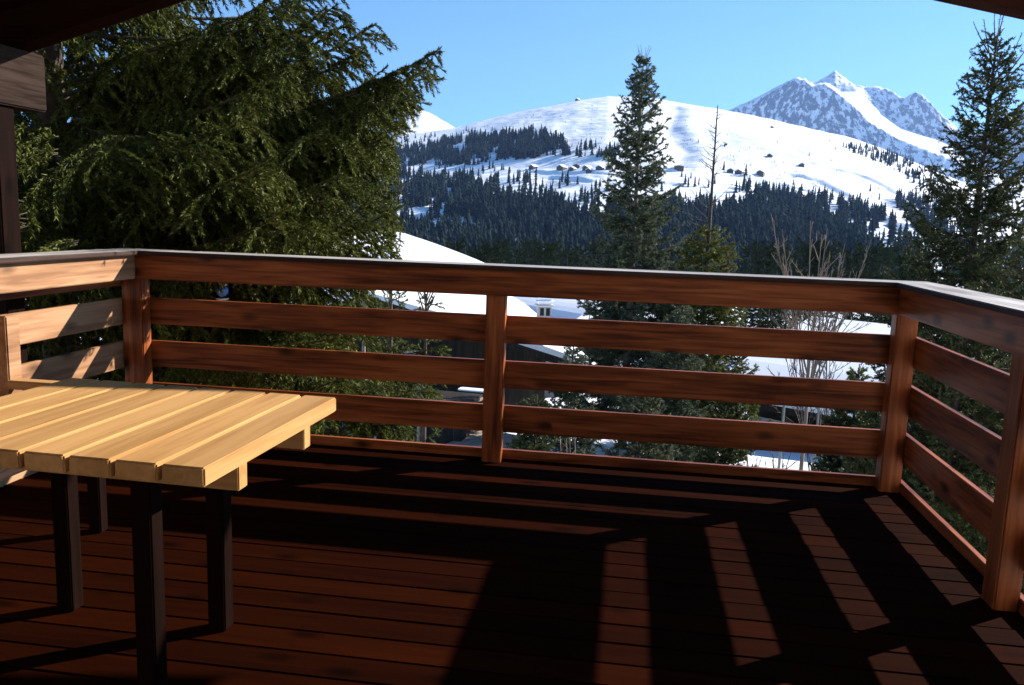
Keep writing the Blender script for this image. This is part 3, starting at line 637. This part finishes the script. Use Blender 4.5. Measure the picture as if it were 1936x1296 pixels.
# ------------------------------------------------------------------ chalets
def gable_house(name, label, cat_, apex, g, half, pitch_drop, length, over=0.9, wall_h=5.0, snow=0.45, group=None, mats=('chalet_wood', 'stucco'), lower=2.4, windows=True, chim=None, roofmat='roof_snow'):
    """apex: near end of the ridge; g: unit horizontal vector along the gable; ridge runs along n (away)."""
    g = np.array([g[0], g[1]]); g = g / np.linalg.norm(g); n = np.array([-g[1], g[0]])
    rz = math.atan2(g[1], g[0])
    e = empty(name, (apex[0], apex[1], apex[2]), rz); tag(e, label, cat_, group)     # local: x along gable, y along ridge, z = 0 at apex
    h = half; dz = pitch_drop; s = dz / h
    bm = bmesh.new(); prism(bm, [(-h, -dz), (0, 0), (h, -dz), (h, -dz - .22), (0, -.22), (-h, -dz - .22)], 0.0, length); bm_obj('roof', bm, M[mats[0]], e)
    if snow:
        bm = bmesh.new(); N = 14; pts = []
        for i in range(N + 1):
            u = -1 + 2 * i / N; pts.append((u * (h + .04), -abs(u) * dz + snow * (1 - abs(u) ** 7 * .75) - 0.10 * math.exp(-(u * 4) ** 2)))
        pts = [(-(h + .04), -dz + .004)] + pts + [((h + .04), -dz + .004), (0, .004)]
        prism(bm, pts, -0.06, length + .06); o = bm_obj('snow_cover', bm, M[roofmat], e)
    wx = h - over; wt = -0.2 - s * wx
    bm = bmesh.new(); prism(bm, [(-wx, wt - .06), (0, -.235), (wx, wt - .06), (wx, wt - wall_h + lower), (-wx, wt - wall_h + lower)], over, length - over); w = bm_obj('wall', bm, M[mats[0]], e)
    if lower:
        bm = bmesh.new(); bx(bm, -wx + .05, wx - .05, over + .05, length - over - .05, wt - wall_h, wt - wall_h + lower - .002, 0); bm_obj('lower_wall', bm, M[mats[1]], e)
    if windows:
        for fl in (0, 1):
            for u in (-.6, -.2, .2, .6):
                zc = wt - 0.55 - fl * 2.5
                if fl == 0 and abs(u) > .5: continue
                f = box_obj('window', (u * wx - .55, u * wx + .55, over - .06, over + .02, zc - .65, zc + .6), M['frame'], e, .01)
                box_obj('pane', (u * wx - .46, u * wx + .46, over - .075, over - .05, zc - .56, zc + .51), M['glass'], f, 0)
    if chim:
        cx_, cy_, cw, ch_ = chim; zr = -abs(cx_) * s
        c = box_obj('chimney', (cx_ - cw, cx_ + cw, cy_ - cw, cy_ + cw, zr - .3, zr + ch_), M['chimney'], e, .02)
        box_obj('chimney_cap', (cx_ - cw - .1, cx_ + cw + .1, cy_ - cw - .1, cy_ + cw + .1, zr + ch_ + .002, zr + ch_ + .1), M['chimney'], c, .02)
        for a_ in (-1, 1): box_obj('smoke_slot', (cx_ + a_ * cw * .45 - .12, cx_ + a_ * cw * .45 + .12, cy_ - cw - .012, cy_ - cw + .01, zr + ch_ - .55, zr + ch_ - .12), M['glass'], c, 0)
        bm = bmesh.new(); bx(bm, cx_ - cw - .12, cx_ + cw + .12, cy_ - cw - .12, cy_ + cw + .12, zr + ch_ + .102, zr + ch_ + .46, .14); bm_obj('snow_cap', bm, M['roof_snow'], c)
    return e
A0 = at(690, 545, 24); A1 = at(1139, 690, 24.6); gA = A1 - A0; hA = math.hypot(gA[0], gA[1])
houseA = gable_house('chalet', 'dark wooden chalet with broad snow-covered gable roof and grey chimney just below the balcony', 'chalet', A0 - np.array([0, 0, .2]), gA[:2], hA, A0[2] - A1[2], 27.0, over=1.5, wall_h=4.6, chim=None, snow=.22)
# chimney of that chalet, placed on its right roof slope
R_ = Matrix.Rotation(-math.atan2(gA[1], gA[0]), 3, 'Z')
cw = Vector(at(1028, 600, 30) - (A0 - np.array([0, 0, .2]))); cl_ = R_ @ cw
zr = -abs(cl_.x) * (A0[2] - A1[2]) / hA + .62
c = box_obj('chimney', (cl_.x - .24, cl_.x + .24, cl_.y - .24, cl_.y + .24, zr - .5, zr + .42), M['chimney'], houseA, .02)
box_obj('chimney_cap', (cl_.x - .33, cl_.x + .33, cl_.y - .33, cl_.y + .33, zr + .422, zr + .5), M['stucco'], c, .02)
for a_ in (-.11, .11): box_obj('smoke_slot', (cl_.x + a_ - .07, cl_.x + a_ + .07, cl_.y - .255, cl_.y - .23, zr + .1, zr + .38), M['glass'], c, 0)
bm = bmesh.new(); bx(bm, cl_.x - .34, cl_.x + .34, cl_.y - .34, cl_.y + .34, zr + .502, zr + .74, .1); bm_obj('snow_cap', bm, M['roof_snow'], c)

B0 = at(757, 437, 62); B1 = at(925, 500, 56)            # right-hand end of a ridge, and the eave corner below it
vB = B1 - B0; nB = np.array([vB[0], vB[1]])
nB = nB / np.linalg.norm(nB)
gable_house('chalet', 'chalet roof under unbroken snow seen above the handrail beside the huge spruce', 'chalet', B0 - np.array([-nB[1] * 16, nB[0] * 16, .12]), nB, math.hypot(vB[0], vB[1]), B0[2] - B1[2], 16.0, over=1.0, wall_h=5, windows=False, snow=.14)
C0 = at(1165, 566, 41); C1 = at(1075, 607, 39)
vC = C0 - C1
gable_house('chalet', 'shaded snowy chalet roof behind the trunk of the tall spruce', 'chalet', C0 - np.array([0, 0, .4]), vC[:2], math.hypot(vC[0], vC[1]), C0[2] - C1[2], 10.0, over=.8, wall_h=4.5, windows=False)

D0 = at(1538, 596, 33); D1 = at(1350, 722, 26); vD = D1 - D0
gable_house('chalet', 'hut roof under thick sunlit snow behind the leafless shrub by the right corner post', 'chalet', D0 - np.array([0, 0, .4]), vD[:2], math.hypot(vD[0], vD[1]), D0[2] - D1[2], 9.0, over=.8, wall_h=3.0, windows=False)

# terrace, walkway and things in front of the chalet
tp = at(862, 830, 19.5); tz = tp[2] - .3
tr_ = empty('terrace', (tp[0], tp[1], tz), math.radians(-22)); tag(tr_, 'weathered wooden terrace with steps and rail in the snow below the middle post', 'terrace')
bm = bmesh.new()
for i in range(16): bx(bm, -0.55 + i * .125, -0.55 + i * .125 + .115, -2.4, 2.2, -.03, 0.0, .004)
bm_obj('floor_boards', bm, M['terrace'], tr_)
box_obj('side_beam', (-.60, -.555, -2.4, 2.2, -.9, .01), M['chalet_wood'], tr_)
box_obj('end_wall', (.75, 1.45, -1.6, -1.5, 0.002, .45), M['terrace'], tr_)
box_obj('rail', (-.60, -.54, -2.4, 2.2, .82, .90), M['terrace'], tr_)
for yy in (-2.3, -.8, .7, 2.1): box_obj('post', (-.60, -.54, yy, yy + .07, .012, .818), M['terrace'], tr_)
sp_ = at(822, 762, 20.5)
sh = empty('shed', (sp_[0], sp_[1], sp_[2] - 1.6), math.radians(-6)); tag(sh, 'flat dark roofed shed with a snow-edged ledge beside the terrace', 'shed')
box_obj('wall', (-.75, .72, 0.05, 1.3, -1.5, 1.47), M['chalet_wood'], sh); box_obj('roof', (-.9, .85, -.1, 1.5, 1.472, 1.60), M['chalet_wood'], sh)
box_obj('snow_edge', (.1, 1.15, 1.55, 1.9, 1.62, 1.665), M['roof_snow'], sh, .04)
pole = empty('pole', (0, 0, 0)); pp = at(688, 600, 14); pz = ground_at(pp[0], pp[1])
pole.location = (pp[0], pp[1], pz); tag(pole, 'thin upright pole in front of the chalet roof beside the huge spruce', 'pole')
link('shaft', np_mesh('shaft', *tubes(Cv([[0, 0, -.2]], [[0, 0, 1]], [at(688, 535, 14)[2] - pz + .2], [0], [0]), .035, .03, 4, 10), True), M['bark_pale'], pole)
box_obj('foot', (-.09, .09, -.09, .09, -.2, .12), M['chimney'], pole, .01)
for i, (x, y, r, lab) in enumerate(((1483, 762, 20, 'short pale marker post among the dry shrubs behind the lowest boards'), (1551, 740, 20, 'thin pale marker post left of the small bushy conifer'))):
    q = at(x, y, r); gz = ground_at(q[0], q[1]); mk = empty('marker_post', (q[0], q[1], gz)); tag(mk, lab, 'post')
    hh = max(.8, q[2] - gz); rr_ = .035 if i == 0 else .025
    link('shaft', np_mesh('shaft', *tubes(Cv([[0, 0, -.2]], [[0, 0, 1]], [hh + .2], [0], [0]), rr_, rr_ * .9, 3, 10), True), M['metal'], mk)
    box_obj('cap', (-rr_ * 1.1, rr_ * 1.1, -rr_ * 1.1, rr_ * 1.1, hh - .001, hh + .06), M['roof_snow'], mk, .01)

# bird feeder hanging in the big spruce
fp = at(420, 550, 5.6); fd = empty('bird_feeder', fp); fd.scale = (.72, .72, .72); tag(fd, 'small blue and white glass bird feeder hanging in the huge spruce behind the railing', 'bird feeder')
def lathe(prof, n=16):
    V = np.array([[r * math.cos(2 * math.pi * k / n), r * math.sin(2 * math.pi * k / n), z] for r, z in prof for k in range(n)])
    F = [[j * n + k, j * n + (k + 1) % n, (j + 1) * n + (k + 1) % n, (j + 1) * n + k] for j in range(len(prof) - 1) for k in range(n)]
    return V, np.array(F)
link('globe', np_mesh('globe', *lathe([(.002, -.055), (.03, -.05), (.05, -.025), (.056, 0), (.05, .025), (.03, .045), (.012, .055)]), True), M['feeder_blue'], fd)
link('tray', np_mesh('tray', *lathe([(.0, -.085), (.045, -.085), (.06, -.07), (.062, -.066), (.045, -.072), (.0, -.075)]), True), M['feeder_white'], fd)
link('lid', np_mesh('lid', *lathe([(.045, .05), (.05, .056), (.03, .08), (.012, .095), (.003, .10)]), True), M['feeder_white'], fd)
link('cord', np_mesh('cord', *tubes(Cv([[0, 0, .1]], [[0, 0, 1]], [.5], [0], [0]), .0025, .0025, 3, 5), True), M['chalet_wood'], fd)

# far village on the hill
def hill_at(x, y, lo=440, hi=1715):
    """Where the line of sight through a photo pixel meets the hill."""
    a, e = azel(x, y); r = np.linspace(lo, hi, 1600); z = terrain_z(np.full_like(r, a), r)
    el = np.arctan2(z - CAM[2], r); k = np.argmax(el >= e)
    if el[k] < e: return None
    return CAM[0] + r[k] * math.sin(a), CAM[1] + r[k] * math.cos(a), z[k], r[k]
VILLAGE = [(1008, 320, 17, 'small brown chalet standing alone at the left of the far hill village'), (1062, 322, 20, 'gabled brown chalet at the left end of the far chalet row'), (1082, 323, 15, 'low brown chalet, second in the far chalet row'), (1090, 318, 17, 'upper brown chalet behind the far chalet row'),
           (1110, 322, 18, 'brown gabled chalet in the middle of the far chalet row'), (1114, 326, 14, 'small lower chalet below the middle of the far chalet row'), (1134, 322, 18, 'brown gabled chalet near the right end of the far chalet row'), (1150, 321, 14, 'last chalet of the far row, touching the tall spruce'),
           (1284, 319, 34, 'long brown barn on the far hill right of the tall spruce'), (1380, 327, 22, 'dark chalet behind the bare leader on the far hill'), (1398, 330, 26, 'larger dark chalet in the group right of the bare leader'), (1438, 331, 24, 'wide gabled chalet at the right of the far group'), (1456, 297, 17, 'lone dark barn higher on the open snow'),
           (1515, 315, 18, 'low snowbound hut on the open slope above the right forest'), (1372, 275, 10, 'tiny hut high on the open piste'), (1460, 242, 9, 'tiny hut just under the hill skyline'), (1092, 191, 9, 'summit hut on the hill skyline')]
for x, y, wpx, lab in VILLAGE:
    q = hill_at(x, y)
    if q is None: q = hill_at(x, y + 4)
    if q is None: continue
    wd = wpx / F_PX * q[3]; hf = wd / 2 * (.80 if x < 1200 else .58)
    gz = q[2]
    long_ = x == 1284
    e = empty('village_chalet', (q[0], q[1], gz), random.uniform(-.5, .25) - .2); tag(e, lab, 'chalet', 'chalets on the far hill')
    wh = hf * (.62 if not long_ else .35); rp = hf * .45 * (1 if not long_ else .3)
    bm = bmesh.new(); prism(bm, [(-hf * .85, -3), (-hf * .85, wh), (0, wh + rp * .85), (hf * .85, wh), (hf * .85, -3)], -hf * .9, hf * .9); bm_obj('wall', bm, M['village_wood'], e)
    bm = bmesh.new(); prism(bm, [(-hf, wh - rp * .12), (0, wh + rp), (hf, wh - rp * .12), (hf, wh + .6 - rp * .12), (0, wh + rp + .7), (-hf, wh + .6 - rp * .12)], -hf * 1.05, hf * 1.05); bm_obj('roof', bm, M['roof_snow'], e)
    for u in (-.4, .4): box_obj('window', (u * hf - hf * .1, u * hf + hf * .1, -hf * .9 - .12, -hf * .9 + .05, wh * .4, wh * .75), M['glass'], e, 0)

# ------------------------------------------------------------------ forest on the hill
def far_tree(seed, tiers=6, ns=7):
    r = np.random.default_rng(seed); V, F = [], []
    for t in range(tiers):
        u = t / tiers; zt = 0.06 + 0.94 * (u + 1.25 / tiers); zt = min(zt, 1.0); zb = 0.06 + 0.94 * u - .02
        R = 0.185 * (1 - u) ** .85 + 0.012
        k = len(V); V.append((r.normal(0, .006), r.normal(0, .006), zt)); a0 = r.random() * 6
        for i in range(ns):
            a = a0 + 2 * math.pi * i / ns; q = R * r.uniform(.55, 1.2); V.append((q * math.cos(a), q * math.sin(a), zb + r.normal(0, .015)))
        for i in range(ns): F.append((k, k + 1 + i, k + 1 + (i + 1) % ns))
    for i in range(3): V.append((.012 * math.cos(i * 2.1), .012 * math.sin(i * 2.1), -.05))
    k = len(V); V.append((0, 0, .3)); F += [(k - 3, k - 2, k), (k - 2, k - 1, k), (k - 1, k - 3, k)]
    return np.array(V), np.array(F)
def inside(x, y, poly):
    c = False; n = len(poly)
    for i in range(n):
        x1, y1 = poly[i]; x2, y2 = poly[(i + 1) % n]
        if (y1 > y) != (y2 > y) and x < (x2 - x1) * (y - y1) / (y2 - y1 + 1e-9) + x1: c = not c
    return c
ZONES = [  # outline on the photo, trees, height range, clumpiness, zone name
    ([(560, 335), (735, 330), (830, 327), (880, 340), (940, 356), (990, 385), (1035, 392), (1080, 405), (1200, 403), (1345, 402), (1400, 392), (1460, 398), (1560, 412), (1640, 425), (1700, 440), (1735, 470), (1760, 560), (560, 560)], 10500, (9, 21), .25, 0),
    ([(640, 300), (735, 290), (850, 262), (940, 250), (1010, 252), (1065, 264), (1078, 292), (1000, 300), (930, 303), (900, 312), (735, 314), (640, 318)], 1900, (10, 16), .14, 1),
    ([(1075, 268), (1170, 285), (1170, 297), (1080, 296)], 60, (9, 14), .3, 1),
    ([(735, 262), (860, 246), (900, 248), (1000, 238), (1060, 258), (880, 272), (735, 290)], 90, (7, 12), .3, 1),
    ([(1385, 352), (1440, 362), (1540, 378), (1640, 396), (1700, 425), (1660, 440), (1540, 418), (1380, 408)], 480, (10, 17), .25, 2),
    ([(1560, 268), (1600, 280), (1650, 282), (1700, 300), (1770, 332), (1790, 352), (1740, 345), (1690, 322), (1620, 296)], 240, (8, 13), .2, 3),
    ([(1680, 318), (1770, 350), (1780, 365), (1720, 345)], 30, (8, 13), .1, 3),
    ([(1690, 378), (1740, 378), (1790, 388), (1790, 470), (1750, 450), (1700, 405)], 240, (10, 15), .1, 3),
    ([(1780, 360), (1936, 400), (1990, 480), (1936, 560), (1780, 540)], 420, (10, 15), .2, 3),
    ([(940, 330), (1150, 350), (1150, 392), (1060, 388), (1000, 372)], 60, (9, 15), .3, 0),
    ([(735, 316), (940, 316), (1000, 326), (900, 335), (735, 330)], 26, (7, 11), .2, 1),
    ([(890, 240), (1090, 200), (1250, 200), (1700, 305), (1760, 380), (1500, 370), (1200, 320), (1000, 300), (900, 300)], 620, (1.2, 3.4), .1, 5),
    ([(1180, 330), (1340, 335), (1380, 392), (1200, 392)], 26, (7, 12), .3, 2)]
HOLES = [[(770, 418), (905, 414), (930, 436), (905, 446), (790, 446)], [(1630, 446), (1700, 440), (1735, 478), (1690, 500), (1640, 486)], [(1668, 400), (1686, 405), (1765, 490), (1740, 500)], [(1040, 345), (1150, 380), (1150, 392), (1100, 372)]]
SINGLES = [(1068, 372, 14), (1111, 385, 26), (1119, 372, 16), (1066, 388, 24), (1075, 390, 26), (1098, 360, 9), (1318, 382, 13), (1322, 383, 13), (1410, 331, 20), (1368, 322, 18), (1424, 415, 70), (1432, 420, 60), (1418, 400, 40), (1415, 410, 50), (948, 322, 12), (940, 336, 12), (1500, 350, 12), (1645, 362, 14), (1662, 378, 14), (1512, 372, 17), (1558, 372, 22), (1573, 378, 22), (1605, 383, 18), (1370, 278, 10), (1320, 270, 8), (870, 238, 10), (1470, 270, 6), (1530, 295, 7), (1580, 283, 8)]
protos = [far_tree(100 + i) for i in range(10)]
spots = []
for poly, cnt, (h0, h1), clump, zone in ZONES:
    xs = [q[0] for q in poly]; ys = [q[1] for q in poly]; got = 0; tries = 0
    # sight lines through the zone meet the hill; interpolate on a grid of columns for speed
    cols = {}
    while got < cnt and tries < cnt * 14:
        tries += 1; x = random.uniform(min(xs), max(xs)); y = random.uniform(min(ys), max(ys))
        if not inside(x, y, poly) or any(inside(x, y, h) for h in HOLES if random.random() < .93): continue
        if clump and (float(vnoise(x / 16.0 + y / 14.0, y / 9.0 + 50, 5)) < clump - .32 or float(vnoise(x / 46.0 + y / 20.0, y / 15.0 + 90, 8)) < clump - .44): continue
        key = int(x // 6)
        if key not in cols:
            a, _ = azel(key * 6 + 3, 400); r = np.linspace(445, 1712, 500); z = terrain_z(np.full_like(r, a), r); el = np.arctan2(z - CAM[2], r)
            cols[key] = (np.maximum.accumulate(el), r)
        el, r = cols[key]; a, e = azel(x, y)
        if e > el[-1] or e < el[0]: 
            if e >= el[0]: continue
            rr = random.uniform(300, 450)
        else: rr = float(np.interp(e, el + np.arange(len(el)) * 1e-9, r))
        rr += random.uniform(-6, 6); px_, py_ = CAM[0] + rr * math.sin(a), CAM[1] + rr * math.cos(a)
        spots.append((px_, py_, float(terrain_z(a, rr)), (h0 + (h1 - h0) * random.random() ** .8) * (1.0 if random.random() < .7 else random.uniform(.35, .8)), rr, zone)); got += 1
for x, y, hp in SINGLES:
    q = hill_at(x, y)
    if q: spots.append((q[0], q[1], q[2], hp / F_PX * q[3], q[3], 4))
spots.sort(key=lambda s: -s[3] / s[4] - (1 if s[5] == 4 else 0) + (1 if s[5] == 5 else 0))
pm = []
for i, (V, F) in enumerate(protos):
    me = np_mesh('far_spruce', V, F); me.materials.append(M['needle_far']); pm.append(me)
ZLAB = {0: 'dark spruce in the broad forest band across the foot of the snowy hill', 1: 'dark spruce in the upper forest strip across the left of the hill', 2: 'scattered dark spruce on the snow above the right part of the forest', 3: 'dark spruce on the hill flank behind the right-hand spruce', 4: 'lone dark spruce standing apart on the open snow of the far hill', 5: 'low dwarf pine'}
ZGRP = {0: 'spruces of the forest at the hill foot', 1: 'spruces of the upper forest strip', 2: 'scattered spruces above the right forest', 3: 'spruces on the right hill flank', 4: 'lone spruces on the open slope'}
NIND = 290
for i, (x, y, z, h, r, zn) in enumerate(spots[:NIND]):
    o = bpy.data.objects.new('far_spruce', pm[i % len(pm)]); COL.objects.link(o)
    o.location = (x, y, z - .3); wf = random.uniform(.85, 1.25); o.scale = (h * wf, h * wf, h); o.rotation_euler = (0, 0, random.uniform(0, 6.28))
    tag(o, ZLAB[zn], 'tree', ZGRP[zn])
lst = []
for i, (x, y, z, h, r, zn) in enumerate(spots[NIND:]):
    V, F = protos[i % len(protos)]; a = random.uniform(0, 6.28); ca, sa = math.cos(a), math.sin(a); wf = random.uniform(.85, 1.25)
    lst.append((np.stack([(V[:, 0] * ca - V[:, 1] * sa) * h * wf + x, (V[:, 0] * sa + V[:, 1] * ca) * h * wf + y, V[:, 2] * h + z - .3], -1), F))
V, F = merge_vf(lst)
tag(link('forest', np_mesh('forest', V, F), M['needle_far']), 'dark bluish spruce forest covering the foot and shoulders of the snowy hill', 'forest', kind='stuff')

# nearer firs in the valley, tops just above the handrail
def mid_tree_mesh(seed):
    global rng
    H = 1.0
    br = spruce_branches(1.0, 0.06, 0.97, 0.035, 6, lambda z: 0.19 * (1 - z) ** .8 + .01, 0.25, 0.25, -.1, .7)
    sec = children(br, 0.016, 0.1, .98, .8, lambda L, s: np.clip(L * .35 * (1 - s) + .012, .01, .06), .2, .1, .4)
    V = np.concatenate([needles(sec, 420, .015, .007), needles(br, 380, .015, .007, .2)])
    tv, tf = tubes(Cv([[0, 0, -.03]], [[0, 0, 1]], [1.02], [0], [0]), .013, .002, 6, 6)
    return tri_mesh('crown', V), np_mesh('trunk', tv, tf, True)
mids = [mid_tree_mesh(i) for i in range(4)]
mids_px = [(905, 478), (925, 470), (948, 466), (975, 474), (1000, 468), (1022, 472), (1048, 462), (1072, 470), (1098, 476), (1130, 470), (1160, 474), (1260, 470), (1300, 476), (1420, 470), (1446, 478), (1475, 466), (1500, 480), (1530, 474), (1565, 478), (1610, 470), (1640, 476), (1665, 484), (1690, 476), (1715, 482), (1745, 470), (860, 466), (840, 474), (1040, 560), (1075, 566), (1100, 562), (1462, 560)]
for i, (x, y) in enumerate(mids_px):
    r = random.uniform(75, 150) if y < 540 else random.uniform(48, 58)
    T = at(x + random.uniform(-6, 6), y + random.uniform(-8, 6), r); gz = ground_at(T[0], T[1]); H = max(7.0, T[2] - gz)
    e = empty('fir_tree', (T[0], T[1], gz), random.uniform(0, 6.28)); e.scale = (H, H, H)
    tag(e, 'green fir in the valley just beyond the handrail, its top rising before the dark forest' if y < 540 else 'dark fir behind the snow-covered chalet roof, seen under the top rail', 'tree', 'firs in the valley beyond the handrail' if y < 540 else 'firs behind the chalet roof')
    cm, tm = mids[i % 4]
    link('crown', cm, M['needle_fir'], e); link('trunk', tm, M['bark'], e)

# ------------------------------------------------------------------ haze
hz = box_obj('haze', (-9500, 9500, -60, 9500, -420, 1700), None, None, 0)
hm = bpy.data.materials.new('haze'); hm.use_nodes = True; hn = hm.node_tree.nodes; hn.clear()
ho = hn.new('ShaderNodeOutputMaterial'); hv = hn.new('ShaderNodeVolumePrincipled')
hv.inputs['Color'].default_value = (0.32, 0.52, 1.0, 1); hv.inputs['Density'].default_value = 6.0e-5; hv.inputs['Anisotropy'].default_value = 0.2
hm.node_tree.links.new(hv.outputs[0], ho.inputs['Volume']); hz.data.materials.append(hm)
tag(hz, kind='stuff')
